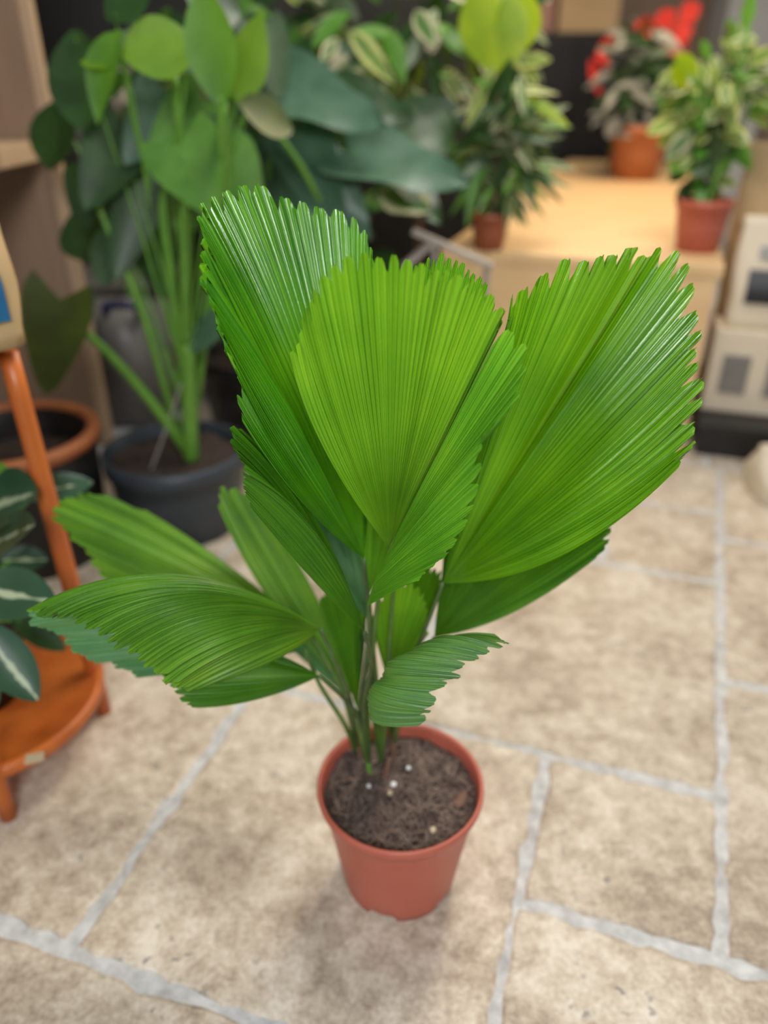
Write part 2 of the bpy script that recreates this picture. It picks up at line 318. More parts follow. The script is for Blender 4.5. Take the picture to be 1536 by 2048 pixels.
# peat fibres on the soil (uncountable): one sub-part of the soil
vs, fs = [], []
for i in range(1300):
    a = rnd.uniform(0, 2 * math.pi); r = 0.108 * math.sqrt(rnd.random()); x, y = r * math.cos(a), r * math.sin(a)
    h = noise.noise(Vector((x * 60, y * 60, 0))) * 0.005 + noise.noise(Vector((x * 20, y * 20, 5))) * 0.0065
    d = rnd.uniform(0, math.pi); L = rnd.choice((.006, .009, .013, .018, .026)) * rnd.uniform(.7, 1.2) * .7; wd = rnd.uniform(0.0004, 0.0014); tl = rnd.uniform(-0.25, 0.35)
    p = PC + Vector((x, y, SZ + h + 0.0012)); dv = Vector((math.cos(d), math.sin(d), tl)).normalized() * L; sd = Vector((-math.sin(d), math.cos(d), 0)) * wd
    if (p + dv - PC).xy.length > 0.112 or (p - dv - PC).xy.length > 0.112: continue
    b0 = len(vs); vs += [p - dv - sd, p - dv + sd, p + Vector((0, 0, 0.0015)) + sd, p + dv + sd, p + dv - sd, p + Vector((0, 0, 0.0015)) - sd]
    fs += [(b0, b0 + 1, b0 + 2, b0 + 5), (b0 + 5, b0 + 2, b0 + 3, b0 + 4)]
o = mesh('peat_fibre', vs, fs, M_FIBRE, None, False); o.parent = soil; tag(o, kind='stuff')
def lump(name, p, s, mat, parent, rz=0, ry=0, seed=1, smooth=True):
    bm = bmesh.new(); bmesh.ops.create_icosphere(bm, subdivisions=2, radius=1)
    for v in bm.verts:
        v.co *= 1 + 0.22 * noise.noise(v.co * 1.7 + Vector((seed, 0, 0)))
        v.co = Vector((v.co.x * s[0], v.co.y * s[1], v.co.z * s[2]))
    bmesh.ops.rotate(bm, cent=(0, 0, 0), matrix=Matrix.Rotation(ry, 3, 'Y'), verts=bm.verts)
    bmesh.ops.rotate(bm, cent=(0, 0, 0), matrix=Matrix.Rotation(rz, 3, 'Z'), verts=bm.verts)
    bmesh.ops.translate(bm, vec=p, verts=bm.verts)
    return frommesh(name, bm, mat, parent, smooth)
lump('bark_chip', onz(922, 1598, SZ + .004), (0.017, 0.008, 0.004), M_BARK, palm, R(62), 0, 2)
for (u, v, m, s) in [(787, 1569, M_WHITE, 0.0048), (817, 1536, M_WHITE, 0.0035), (738, 1572, M_WHITE, 0.0032), (866, 1660, M_TAG, 0.005), (780, 1586, M_TAG, 0.004)]:
    lump('grit_crumb', onz(u, v, SZ + .006), (s, s, s), m, palm, 0, 0, u)

def fan(rays, hub, mat, nseg, name='leaf_blade', tooth=0.05, pleat=0.30, bow=0.0, nt=22, pl=2, seed=0, ymid=0.0, t0=0.0, wav=0.0045):
    """a pleated fan blade. rays: (tip u,v,Y[, ctrl u,v,Y or None[, start u,v,Y]]), swept from one edge of the blade to the other"""
    H = at(*hub); P0, P1, P2 = [], [], []
    for r in rays:
        tip = at(*r[0]); st = at(*r[2]) if len(r) > 2 and r[2] else H
        if len(r) > 1 and r[1]: c = at(*r[1])
        else: c = (st + tip) * 0.5 + Vector((0, ymid, bow))
        P0.append(st); P1.append(c); P2.append(tip)
    n = len(P2)
    # arc-length parameter along the margin
    SS = [0.0]; FINE = 400; prev = P2[0]
    for i in range(1, FINE + 1):
        q = crom(P2, (n - 1) * i / FINE); SS.append(SS[-1] + (q - prev).length); prev = q
    def par(f):
        L = f * SS[-1]; lo, hi = 0, FINE
        while hi - lo > 1:
            m = (lo + hi) // 2
            if SS[m] < L: lo = m
            else: hi = m
        return (n - 1) * (lo + (L - SS[lo]) / max(1e-9, SS[hi] - SS[lo])) / FINE
    rg = random.Random(seed + 11)
    # uneven segment widths
    wd = [rg.uniform(0.75, 1.3) for _ in range(nseg)]; tot = sum(wd); cum = [0]
    for x in wd: cum.append(cum[-1] + x / tot)
    dep = [tooth * rg.uniform(0.75, 1.35) for _ in range(nseg + 1)]; ext = [rg.uniform(-0.012, 0.012) for _ in range(nseg)]
    pam = [rg.choice((0.55, 0.8, 1.0, 1.0, 1.3, 1.7)) for _ in range(nseg * pl + 2)]
    NS = 8; cols = []; us = []
    for i in range(nseg):
        for k in range(NS if i < nseg - 1 else NS + 1):
            f = k / NS; s = par(min(1.0, cum[i] + (cum[i + 1] - cum[i]) * f)); us.append(i + f)
            a, b, c = crom(P0, s), crom(P1, s), crom(P2, s)
            # margin: deep notch between segments, little notch in the middle of each
            d = min(f, 1 - f); e = dep[i] if f < 0.5 else dep[i + 1]
            rad = 1.0 - e * max(0, 1 - d / 0.30) ** 1.15 + ext[i] - 0.10 * tooth * (1 if k == NS // 2 else 0)
            row = []
            for j in range(nt + 1):
                t = (t0 + (1 - t0) * j / nt) * rad if j > 0 else t0
                row.append(bez(a, b, c, t) if t <= 1 else c + (c - b) * 2 * (t - 1))
            cols.append(row)
    m = len(cols); vs, uvs, fs = [], [], []
    for i in range(m):
        f = us[i]
        ph = (f * pl) % 1.0; tri = (1 - 2 * abs(ph - 0.5) * 2) * pam[int(f * pl + 1e-6)] if ph > 1e-6 else -1.0 * pam[int(f * pl + 1e-6)]   # uneven zigzag
        for j in range(nt + 1):
            p = cols[i][j]; l = cols[max(i - 2, 0)][j]; r2 = cols[min(i + 2, m - 1)][j]
            dn = cols[i][max(j - 1, 0)]; up = cols[i][min(j + 1, nt)]
            nn = (r2 - l).cross(up - dn)
            if nn.length > 1e-12: nn.normalize()
            span = (r2 - l).length / 4 * NS / pl
            rip = wav * (j / nt) * (math.sin(f * 0.9 + seed * 1.7) + 0.6 * math.sin(f * 2.1 + seed) + 0.5 * math.sin(f * 0.5 + j / nt * 4 + seed))
            vs.append(p + nn * (tri * pleat * 0.5 * min(span, 0.014) * min(1, j / 3) + rip))
            uvs.append((f, j / nt))
    q = nt + 1
    for i in range(m - 1):
        for j in range(nt): fs.append((i * q + j, (i + 1) * q + j, (i + 1) * q + j + 1, i * q + j + 1))
    o = mesh(name, vs, fs, mat, palm, True, uvs)
    return o
def petiole(blade, pts, r0=0.0048, r1=0.003, mat=None):
    o = tube('petiole', pts, [r0 + (r1 - r0) * i / (len(pts) - 1) for i in range(len(pts))], mat or M_PET, None, 8, 6)
    o.parent = blade; return o
B1, B2, B3, B4 = (onz(738, 1535, SZ), onz(762, 1525, SZ), onz(788, 1490, SZ), onz(712, 1505, SZ))
def pet(blade, base, mids, hub, r0=0.0042, r1=0.0024, mat=None):
    return petiole(blade, [base] + [at(*m) for m in mids] + [at(*hub)], r0, r1, mat)

# central lime blade
hA = (779, 1098, .755)
A = fan([((594, 708, 0.725), (606, 866, 0.715)), ((598, 655, 0.705), (640, 850, 0.705)), ((640, 558, 0.700), (690, 820, 0.695)), ((690, 518, 0.685), (730, 800, 0.695)), ((760, 510, 0.680), (770, 800, 0.695)), ((830, 520, 0.680), (806, 800, 0.695)),
         ((900, 542, 0.690), (840, 810, 0.705)), ((958, 565, 0.705), (865, 820, 0.715)), ((1000, 602, 0.705), (885, 835, 0.725)), ((1015, 645, 0.725), (895, 860, 0.735))], hA, M_LA, 24, tooth=.055, seed=1, pleat=.36)
pet(A, B2, [(745, 1400, 0.835), (752, 1230, 0.805)], hA)
# right lobe folded forward in front of it
Bf = fan([((1005, 650, 0.700), None, (790, 1075, 0.735)), ((1045, 682, 0.685), None, (785, 1086, 0.725)), ((1054, 735, 0.665), None, (780, 1095, 0.715)), ((1040, 800, 0.650), None, (774, 1106, 0.710)), ((1000, 850, 0.645), None, (768, 1120, 0.705)),
          ((960, 905, 0.640), None, (762, 1135, 0.700)), ((956, 950, 0.635), None, (755, 1150, 0.695)), ((950, 1000, 0.635), None, (748, 1168, 0.695)), ((915, 1080, 0.640), None, (741, 1188, 0.695)), ((872, 1128, 0.650), None, (736, 1203, 0.695)), ((832, 1162, 0.660), None, (734, 1213, 0.695))],
         hA, M_LB, 15, tooth=.075, seed=2, wav=.003, bow=.012, ymid=-.012, pleat=.22)
# tall blade on the upper left
hD = (728, 1118, .79)
D = fan([((484, 845, .72), (592, 1022, .74)), ((474, 795, .715), (575, 985, .735)), ((463, 747, .715), (565, 950, .735)), ((432, 650, .725), (560, 905, .735)), ((411, 548, .745), (604, 838, .735)), ((402, 530, .80), (556, 838, .80)),
         ((397, 478, .835), (578, 800, .825)), ((401, 428, .85), (590, 770, .83)), ((428, 388, .89), (605, 740, .84)), ((480, 373, .90), (625, 730, .85)), ((540, 383, .905), (645, 730, .85)), ((600, 397, .905), (665, 735, .85)),
         ((660, 415, .90), (690, 745, .845)), ((712, 437, .89), (712, 755, .84)), ((744, 485, .88), (732, 780, .84)), ((752, 570, .85), (740, 830, .84)), ((745, 690, .85), (740, 900, .83))], hD, M_LD, 30, tooth=.04, seed=3, wav=.0035, pleat=.5)
pet(D, B1, [(722, 1430, .82), (738, 1260, .81)], hD, mat=M_PETD)
# wide glossy blade on the right
hE = (886, 1166, .80)
E_ = fan([((1352, 938, 0.7), (1125, 1172, 0.735)), ((1370, 896, 0.712), (1140, 1120, 0.738)), ((1402, 820, 0.735), (1150, 1050, 0.745)), ((1408, 778, 0.75), (1155, 1020, 0.75)), ((1402, 742, 0.765), (1155, 990, 0.758)), ((1402, 680, 0.795), (1150, 950, 0.77)), ((1397, 632, 0.82), (1148, 910, 0.785)), ((1386, 585, 0.84), (1142, 880, 0.8)), ((1370, 528, 0.855), (1135, 850, 0.815)), ((1335, 494, 0.86), (1120, 835, 0.83)), ((1298, 503, 0.885), (1098, 840, 0.865)), ((1240, 504, 0.85), (1070, 835, 0.825)), ((1190, 510, 0.835), (1045, 835, 0.81)), ((1120, 526, 0.815), (1010, 840, 0.795)), ((1062, 560, 0.815), (985, 860, 0.81)), ((1022, 615, 0.81), (960, 890, 0.82)), ((1000, 720, 0.825), (945, 940, 0.835)), ((985, 840, 0.85), (920, 1010, 0.85))], hE, M_LE, 30, tooth=.055, seed=4, pleat=.42)
pet(E_, B3, [(800, 1400, .82), (838, 1290, .81)], hE, mat=M_PETD)
# lower right blade behind it
hF = (868, 1275, .83)
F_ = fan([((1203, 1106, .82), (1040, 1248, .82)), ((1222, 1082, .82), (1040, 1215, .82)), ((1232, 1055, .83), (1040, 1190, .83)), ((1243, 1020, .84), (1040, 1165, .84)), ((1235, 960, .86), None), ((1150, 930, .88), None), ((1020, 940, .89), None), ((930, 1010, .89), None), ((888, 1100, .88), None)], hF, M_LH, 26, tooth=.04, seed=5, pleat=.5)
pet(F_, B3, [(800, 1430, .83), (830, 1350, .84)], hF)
# small curled blade at the front
hC = (812, 1352, .73)
C_ = fan([((853, 1437, .645), (652, 1478, .65)), ((852, 1415, .64), (640, 1425, .645)), ((870, 1403, .635), (645, 1388, .645)), ((887, 1378, .635), (655, 1362, .65)), ((916, 1360, .635), (672, 1332, .65)), ((927, 1330, .64), (702, 1300, .655)), ((960, 1318, .645), (762, 1272, .66)), ((988, 1303, .65), (812, 1252, .67)), ((1008, 1291, .655), (862, 1236, .68)), ((1021, 1279, .66), (902, 1226, .69)), ((1000, 1266, .68), (880, 1232, .71))],
         hC, M_LC, 11, tooth=.045, seed=6, wav=.006, pleat=.22)
pet(C_, B3, [(796, 1440, .76)], hC)
# small upright young blade in the middle
hG = (778, 1368, .84)
G = fan([((742, 1250, .85), None), ((755, 1205, .85), None), ((788, 1165, .85), None), ((820, 1160, .85), None), ((846, 1182, .85), None), ((853, 1215, .845), None), ((851, 1248, .84), None), ((842, 1275, .835), None)], hG, M_LA, 14, tooth=.06, seed=7, pleat=.5)
pet(G, B2, [(770, 1450, .82)], hG)
# narrow dark folded blade on the left
hH = (729, 1264, .73)
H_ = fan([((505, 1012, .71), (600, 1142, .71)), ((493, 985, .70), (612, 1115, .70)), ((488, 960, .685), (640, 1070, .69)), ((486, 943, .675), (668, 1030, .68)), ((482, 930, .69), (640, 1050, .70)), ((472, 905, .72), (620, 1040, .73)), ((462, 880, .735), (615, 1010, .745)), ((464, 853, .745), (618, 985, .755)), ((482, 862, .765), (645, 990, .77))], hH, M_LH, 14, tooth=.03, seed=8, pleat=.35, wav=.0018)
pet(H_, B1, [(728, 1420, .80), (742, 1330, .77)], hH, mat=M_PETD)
# big arched blade on the lower left, with its lower and rear lobes
hI = (641, 1258, .78)
I1 = fan([((45, 1222, .715), (338, 1056, .73)), ((78, 1232, .69), (362, 1068, .70)), ((130, 1241, .675), (385, 1090, .68)), ((180, 1258, .665), (405, 1112, .67)), ((225, 1285, .66), (425, 1140, .665)), ((265, 1315, .655), (445, 1170, .66)), ((300, 1345, .655), (465, 1205, .66)), ((335, 1368, .66), (490, 1245, .67)), ((365, 1381, .67), (525, 1295, .69)), ((397, 1376, .69), (560, 1345, .71))], hI, M_LI, 20, tooth=.05, seed=9, pleat=.55)
pet(I1, B4, [(700, 1400, .80)], hI, mat=M_PETD)
hI2 = (639, 1352, .77)
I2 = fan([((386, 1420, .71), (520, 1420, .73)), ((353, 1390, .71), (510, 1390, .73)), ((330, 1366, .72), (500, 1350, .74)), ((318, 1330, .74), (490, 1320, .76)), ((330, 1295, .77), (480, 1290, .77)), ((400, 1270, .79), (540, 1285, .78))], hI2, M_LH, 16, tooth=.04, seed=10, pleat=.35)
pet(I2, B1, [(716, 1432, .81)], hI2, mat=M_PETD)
I3 = fan([((300, 1352, .79), (450, 1340, .80)), ((220, 1336, .785), (430, 1310, .80)), ((155, 1302, .78), (400, 1280, .80)), ((102, 1262, .775), (380, 1240, .80)), ((66, 1250, .765), (350, 1200, .79)), ((55, 1225, .765), (340, 1180, .79))], (610, 1300, .83), M_LL, 18, tooth=.015, seed=11, pleat=.3)
pet(I3, B4, [(690, 1450, .82), (640, 1370, .83)], (610, 1300, .83), .004, .0026)
# blades at the back left, out of focus
hJ = (620, 1265, .93)
J = fan([((205, 1150, 1.0), (400, 1240, .97)), ((150, 1092, 1.01), (370, 1190, .97)), ((118, 1048, 1.02), (350, 1150, .97)), ((108, 1018, 1.03), (345, 1110, .98)), ((122, 1000, 1.05), (345, 1075, 1.0)), ((150, 992, 1.09), (370, 1085, 1.06)), ((192, 987, 1.11), (400, 1080, 1.07)), ((245, 1004, 1.12), (420, 1090, 1.07)), ((288, 1028, 1.12), (440, 1105, 1.06))], hJ, M_LI, 20, tooth=.03, seed=12, pleat=.35)
pet(J, B4, [(690, 1400, .86)], hJ)
hK = (715, 1400, .88)
K = fan([((436, 1012, 1.02), (515, 1208, .97)), ((438, 988, 1.02), (530, 1185, .96)), ((450, 975, 1.03), (560, 1170, .96)), ((482, 990, 1.05), (590, 1170, .98)), ((515, 1020, 1.08), (620, 1175, 1.0)), ((545, 1060, 1.08), (650, 1200, 1.0))], hK, M_LI, 14, tooth=.03, seed=13, pleat=.5)
pet(K, B1, [(722, 1460, .83)], hK)
hL = (738, 1240, .86)
Lf = fan([((505, 950, .93), (630, 1130, .90)), ((512, 900, .94), None), ((545, 898, .96), None), ((590, 925, .97), None), ((640, 960, .97), None), ((690, 1000, .96), None), ((722, 1045, .95), None)], hL, M_LL, 18, tooth=.03, seed=14, pleat=.55)
pet(Lf, B1, [(736, 1400, .84), (744, 1280, .85)], hL)
hM = (800, 1075, .84)
Mf = fan([((810, 545, .83), None), ((842, 528, .83), None), ((880, 513, .83), None), ((922, 521, .83), None), ((955, 547, .83), None), ((985, 592, .83), None), ((1003, 650, .83), None)], hM, M_LB, 18, tooth=.03, seed=15, pleat=.5)
pet(Mf, B3, [(775, 1400, .83), (785, 1200, .84)], hM)
hN = (716, 1425, .84)
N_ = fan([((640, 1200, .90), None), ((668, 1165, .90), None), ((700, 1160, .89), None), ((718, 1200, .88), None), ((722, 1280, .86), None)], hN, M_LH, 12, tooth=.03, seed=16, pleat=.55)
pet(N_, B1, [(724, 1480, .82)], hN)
hO = (738, 1190, .83)
O_ = fan([((700, 1015, .86), None), ((725, 1000, .86), None), ((752, 1010, .86), None), ((772, 1050, .85), None), ((785, 1100, .84), None)], hO, M_LB, 12, tooth=.04, seed=17, pleat=.55)
pet(O_, B2, [(756, 1400, .82), (746, 1290, .83)], hO)
hQ = (795, 1345, .87)
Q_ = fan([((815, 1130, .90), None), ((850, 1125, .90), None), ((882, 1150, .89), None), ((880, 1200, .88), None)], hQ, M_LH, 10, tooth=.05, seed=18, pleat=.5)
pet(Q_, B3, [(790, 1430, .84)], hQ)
hR = (702, 1400, .92)
R_ = fan([((585, 1300, .98), None), ((600, 1262, .99), None), ((635, 1245, .99), None), ((668, 1270, .98), None), ((690, 1320, .96), None)], hR, M_LL, 12, tooth=.02, seed=19, pleat=.3)
pet(R_, B4, [(712, 1460, .85)], hR, .004, .0026)
# cut petiole stubs and the old sheaths at the soil
for (u, v, Y, du, dv, m, r) in [(740, 1548, .80, -4, -28, M_STEMG, .0045), (770, 1560, .79, 12, -60, M_BARK, .005), (785, 1520, .82, 3, -70, M_BARK, .006), (722, 1520, .83, -8, -50, M_BARK, .004)]:
    b = onz(u, v, SZ - .004); t = b + Vector((du * .0006, 0.0, -dv * .0008))
    tube('stem_stub', [b, (b + t) * .5, t], [r, r * .9, r * .7], m, palm, 8, 4)

# ------------------------------------------------------------------ broad leaves for the plants behind
def blade(parent, base, tip, width, mat, shape='oval', face=None, droop=0.0, cup=0.15, n=10, name='leaf', wave=0.0, seed=0, petiole_to=None, sm=None, sr=0.004):
    base, tip = Vector(base), Vector(tip); ax = tip - base; L = ax.length; ax.normalize()
    face = Vector(face) if face else Vector((0, -0.8, 0.6))
    sd = ax.cross(face)
    if sd.length < 1e-4: sd = ax.cross(Vector((1, 0, 0)))
    sd.normalize(); nn = sd.cross(ax).normalized()
    if nn.dot(face) < 0: nn = -nn
    vs, uvs, fs = [], [], []; cross = (-1, -0.55, 0, 0.55, 1)
    for i in range(n + 1):
        t = i / n
        if shape == 'oval': wv = math.sin(math.pi * min(1, t * 0.96 + 0.02)) ** 0.75
        elif shape == 'lance': wv = (math.sin(math.pi * t ** 0.75)) ** 0.9 if 0 < t < 1 else 0.02
        else: wv = (1 - t) ** 0.62 * (1.0 if t > 0.12 else 0.72 + 2.3 * t)
        wv = max(wv, 0.02) * width * 0.5
        for c in cross:
            back = 0.0
            if shape == 'heart' and t < 0.3: back = -abs(c) * 0.24 * L * (1 - t / 0.3)
            p = base + ax * (L * t + back) + sd * (c * wv) + nn * (cup * wv * c * c + math.sin(t * 9 + c * 2 + seed) * wave * abs(c) * width) + Vector((0, 0, -droop * L * t * t))
            vs.append(p); uvs.append((c, t))
    for i in range(n):
        for k in range(4): fs.append((i * 5 + k, i * 5 + k + 1, i * 5 + 6 + k, i * 5 + 5 + k))
    o = mesh(name, vs, fs, mat, parent, True, uvs)
    if petiole_to is not None:
        q = Vector(petiole_to); md = (q + base) * .5 + Vector((0, 0, 0.04 * (base - q).length))
        s = tube('leaf_stalk', [q, md, base + ax * 0.02], [sr, sr * .85, sr * .6], sm or M_STEMG, None, 6, 5)
        s.parent = o
    return o
def pot(parent, c, rt, rb, h, mat, rimmat=None, rim_h=None, rim_t=None, soil_drop=0.03):
    rim_h = rim_h or h * 0.16; rim_t = rim_t or rt * 0.05
    if rimmat:
        lathe('pot', c, [(0.001, 0.0), (rb, 0.0), (rb + (rt - rb) * .5, h * .5), (rt - rim_t, h - rim_h), (rt - rim_t * 1.3, h - .01), (rt - rim_t * 2.6, h - .012), (rt - rim_t * 2.8, h * .6)], mat, parent, 48)
        lathe('pot_rim', c, [(rt - rim_t, h - rim_h), (rt, h - rim_h), (rt + rim_t * .3, h - rim_h * .4), (rt, h), (rt - rim_t * 1.4, h + .002), (rt - rim_t * 2.2, h - .004), (rt - rim_t * 2.6, h - rim_h)], rimmat, parent, 48)
    else:
        lathe('pot', c, [(0.001, 0.0), (rb, 0.0), (rb + (rt - rb) * .5, h * .5), (rt - rim_t, h - rim_h), (rt - rim_t * .2, h - rim_h), (rt, h - rim_h * .5), (rt, h), (rt - rim_t, h + .002), (rt - rim_t * 1.7, h - .004), (rt - rim_t * 2.2, h * .6)], mat, parent, 48)
    soil_disc(Vector(c) + Vector((0, 0, h - soil_drop)), rt - rim_t * 1.8, M_SOIL, parent, 0.008, 8, 32, c[0])

MB_LIME = broadmat('leaf_lime', (0.21, 0.40, 0.035), (0.13, 0.29, 0.02), (0.36, 0.62, 0.03), 0.4, 0.4)
MB_GREEN = broadmat('leaf_fresh_green', (0.12, 0.31, 0.05), (0.07, 0.22, 0.025), (0.24, 0.52, 0.03), 0.38, 0.32)
MB_DEEP = broadmat('leaf_deep_green', (0.030, 0.085, 0.020), (0.016, 0.048, 0.012), (0.06, 0.16, 0.015), 0.4, 0.2)
MB_TEAL = broadmat('leaf_bluish_green', (0.085, 0.175, 0.11), (0.055, 0.125, 0.075), (0.06, 0.17, 0.07), 0.38, 0.12)
MB_OLIVE = broadmat('leaf_olive', (0.085, 0.125, 0.016), (0.05, 0.075, 0.010), (0.14, 0.20, 0.015), 0.5, 0.3)
MB_VAR = broadmat('leaf_cream_margin', (0.09, 0.20, 0.05), (0.05, 0.13, 0.03), (0.20, 0.36, 0.06), 0.4, 0.25, edge=(0.52, 0.50, 0.30))
MB_VARL = broadmat('leaf_lime_margin', (0.16, 0.28, 0.05), (0.09, 0.19, 0.03), (0.30, 0.45, 0.06), 0.4, 0.3, edge=(0.58, 0.60, 0.20))
MB_RIB = broadmat('leaf_pale_midrib', (0.040, 0.110, 0.055), (0.025, 0.075, 0.038), (0.05, 0.14, 0.05), 0.33, 0.12, mid=(0.44, 0.52, 0.34))
MB_GREY = broadmat('leaf_silver_grey', (0.27, 0.27, 0.235), (0.16, 0.165, 0.14), (0.2, 0.22, 0.16), 0.5, 0.15)
MB_YEL = broadmat('leaf_yellow_green', (0.30, 0.44, 0.012), (0.20, 0.34, 0.01), (0.50, 0.66, 0.01), 0.4, 0.45)

# plant 1: tall arum-like plant in the slate blue pot
g = onz(345, 905, 0.228); GP = Vector((g.x, 1.915, 0))
arum = thing('potted_arum_plant', GP, 'tall large-leaved green plant in a slate blue tub behind the palm', 'potted plant')
pot(arum, GP, 0.193, 0.155, 0.232, M_SLATE, None, 0.045, 0.010, 0.03)
root = GP + Vector((0.02, 0.03, 0.20))
def lf(par, b, t, wpx, mat, shape='oval', face=None, to=None, **k):
    bp, tp = at(*b), at(*t); dep = (bp.y + tp.y) / 2 * math.cos(_p) + 0.2
    return blade(par, bp, tp, wpx / FPX * dep, mat, shape, face, petiole_to=to, seed=b[0], **k)
rt1 = at(382, 915, 1.9)
lf(arum, (392, 88, 1.85), (245, 112, 1.80), 112, MB_LIME, 'oval', (0, -.9, .4), at(345, 350, 1.88))
lf(arum, (443, 212, 1.82), (402, -30, 1.82), 92, MB_GREEN, 'oval', (-.1, -1, .1), at(440, 420, 1.88), sr=.011)
lf(arum, (470, 205, 1.88), (525, 20, 1.92), 78, MB_LIME, 'lance', (.5, -.8, .1), at(445, 420, 1.9))
lf(arum, (478, 205, 1.86), (585, 262, 1.92), 90, MB_OLIVE, 'oval', (.3, -.6, .6), at(446, 400, 1.9))
lf(arum, (245, 60, 1.80), (195, 250, 1.78), 92, MB_GREEN, 'lance', (-.5, -.7, .3), at(300, 420, 1.9), cup=.5)
lf(arum, (215, 40, 1.84), (300, -40, 1.86), 90, MB_DEEP, 'oval', (-.3, -.8, .4), at(300, 380, 1.9))
lf(arum, (160, 125, 1.80), (245, 130, 1.80), 40, MB_LIME, 'lance', (0, -.5, .8))
lf(arum, (360, 290, 1.86), (430, 430, 1.80), 170, MB_GREEN, 'heart', (0, -.9, .4), at(372, 700, 1.9), sr=.008)
lf(arum, (455, 310, 1.92), (520, 420, 1.88), 120, MB_GREEN, 'heart', (.2, -.9, .4), at(380, 720, 1.9))
lf(arum, (378, 690, 1.88), (478, 625, 1.82), 112, MB_TEAL, 'oval', (0, -.5, .8), at(376, 900, 1.9), sr=.013)
lf(arum, (120, 600, 1.80), (92, 790, 1.74), 165, MB_OLIVE, 'heart', (0, -1, .2), None)
tube('leaf_stalk', [at(378, 905, 1.9), at(300, 800, 1.85), at(200, 690, 1.82), at(104, 618, 1.8)], [.017, .013, .010, .008], M_STEMG, arum)
tube('leaf_stalk', [at(384, 920, 1.88), at(378, 800, 1.88), at(376, 690, 1.88)], [.021, .019, .016], M_STEMG, arum)
tube('leaf_stalk', [at(392, 915, 1.95), at(352, 640, 1.95), at(325, 420, 1.95), at(345, 370, 1.95), at(372, 380, 1.94)], [.013, .012, .010, .009, .007], M_STEMG, arum)
tube('leaf_stalk', [at(384, 915, 1.93), at(372, 640, 1.93), at(366, 400, 1.92), at(348, 150, 1.88)], [.016, .014, .011, .008], M_STEMG, arum)
tube('leaf_stalk', [at(380, 905, 1.97), at(405, 700, 1.97), at(448, 420, 1.9), at(444, 205, 1.84)], [.013, .013, .013, .013], M_STEMG, arum)
tube('leaf_stalk', [at(366, 900, 1.99), at(325, 760, 2.0), at(275, 600, 2.02), at(195, 410, 2.05)], [.011, .010, .009, .007], M_STEMG, arum)
lf(arum, (195, 410, 2.05), (130, 330, 2.1), 120, MB_DEEP, 'heart', (-.3, -.8, .4))
tube('support_cane', [at(300, 945, 1.83), at(335, 850, 1.86), at(372, 740, 1.9)], [.003, .003, .003], M_GREYWOOD, arum, 6, 3)
for (b, t, wpx, mt, sh, dy) in [((120, 200, 2.2), (100, 340, 2.15), 110, MB_DEEP, 'oval', 0), ((290, 470, 2.2), (330, 600, 2.1), 100, MB_DEEP, 'heart', 0), ((150, 420, 2.2), (190, 520, 2.1), 110, MB_DEEP, 'oval', 0), ((330, 110, 2.2), (260, 230, 2.15), 120, MB_DEEP, 'heart', 0), ((520, 60, 2.3), (560, 200, 2.25), 110, MB_DEEP, 'heart', 0), ((280, 250, 2.25), (330, 400, 2.2), 140, MB_DEEP, 'heart', 0), ((430, 560, 2.2), (470, 690, 2.15), 100, MB_DEEP, 'oval', 0), ((250, 260, 2.1), (170, 420, 2.0), 150, MB_DEEP, 'heart', 0), ((300, 330, 2.12), (230, 560, 2.0), 130, MB_DEEP, 'heart', 0), ((240, 440, 2.1), (205, 570, 2.0), 80, MB_DEEP, 'oval', 0), ((400, 200, 2.1), (300, 300, 2.0), 110, MB_GREEN, 'heart', 0), ((330, 190, 2.1), (250, 330, 2.05), 120, MB_TEAL, 'heart', 0), ((470, 320, 2.1), (400, 230, 2.05), 120, MB_TEAL, 'heart', 0), ((150, 60, 2.1), (165, 260, 2.0), 110, MB_DEEP, 'oval', 0), ((480, 30, 2.1), (370, -20, 2.05), 120, MB_DEEP, 'oval', 0), ((430, 470, 2.1), (500, 560, 2.0), 110, MB_DEEP, 'oval', 0)]:
    lf(arum, b, t, wpx, mt, sh, (rnd.uniform(-.4, .4), -.8, .5), at(380 + rnd.uniform(-20, 20), 800, 2.0))

# plant 2: bluish large-leaved plant in the middle
MP = Vector((-0.40, 2.42, 0))
mon = thing('potted_monstera', MP, 'plant with huge bluish-green drooping leaves, behind the upper left palm leaf', 'potted plant')
pot(mon, MP, 0.20, 0.16, 0.34, M_BLACK)
mr = MP + Vector((0, 0, 0.5))
tube('main_stem', [MP + Vector((0, 0, .2)), mr, MP + Vector((-.1, -.1, .75))], [.02, .018, .012], M_STEMG, mon)
for (b, t, wpx, mt, sh, fc) in [((555, 170, 2.35), (770, 255, 2.2), 175, MB_TEAL, 'heart', (0, -.7, .7)), ((700, 300, 2.3), (940, 375, 2.15), 175, MB_TEAL, 'heart', (.1, -.7, .7)), ((590, 255, 2.35), (690, 500, 2.2), 150, MB_TEAL, 'heart', (-.2, -.9, .3)),
                               ((560, 300, 2.4), (600, 450, 2.3), 130, MB_TEAL, 'heart', (-.3, -.9, .3)), ((680, 200, 2.5), (830, 240, 2.45), 120, MB_DEEP, 'heart', (.3, -.8, .4)), ((760, 380, 2.4), (860, 420, 2.3), 80, MB_VAR, 'oval', (.2, -.8, .5)), ((800, 330, 2.4), (880, 450, 2.3), 100, MB_DEEP, 'heart', (.3, -.8, .3)),
                               ((520, 200, 2.5), (560, 330, 2.4), 120, MB_DEEP, 'heart', (-.3, -.9, .2)), ((640, 330, 2.3), (740, 480, 2.25), 110, MB_TEAL, 'heart', (.1, -.9, .3)), ((780, 210, 2.5), (900, 300, 2.4), 120, MB_DEEP, 'oval', (.1, -.8, .5))]:
    lf(mon, b, t, wpx, mt, sh, fc, mr, wave=.05, sm=M_STEMG, sr=.007)
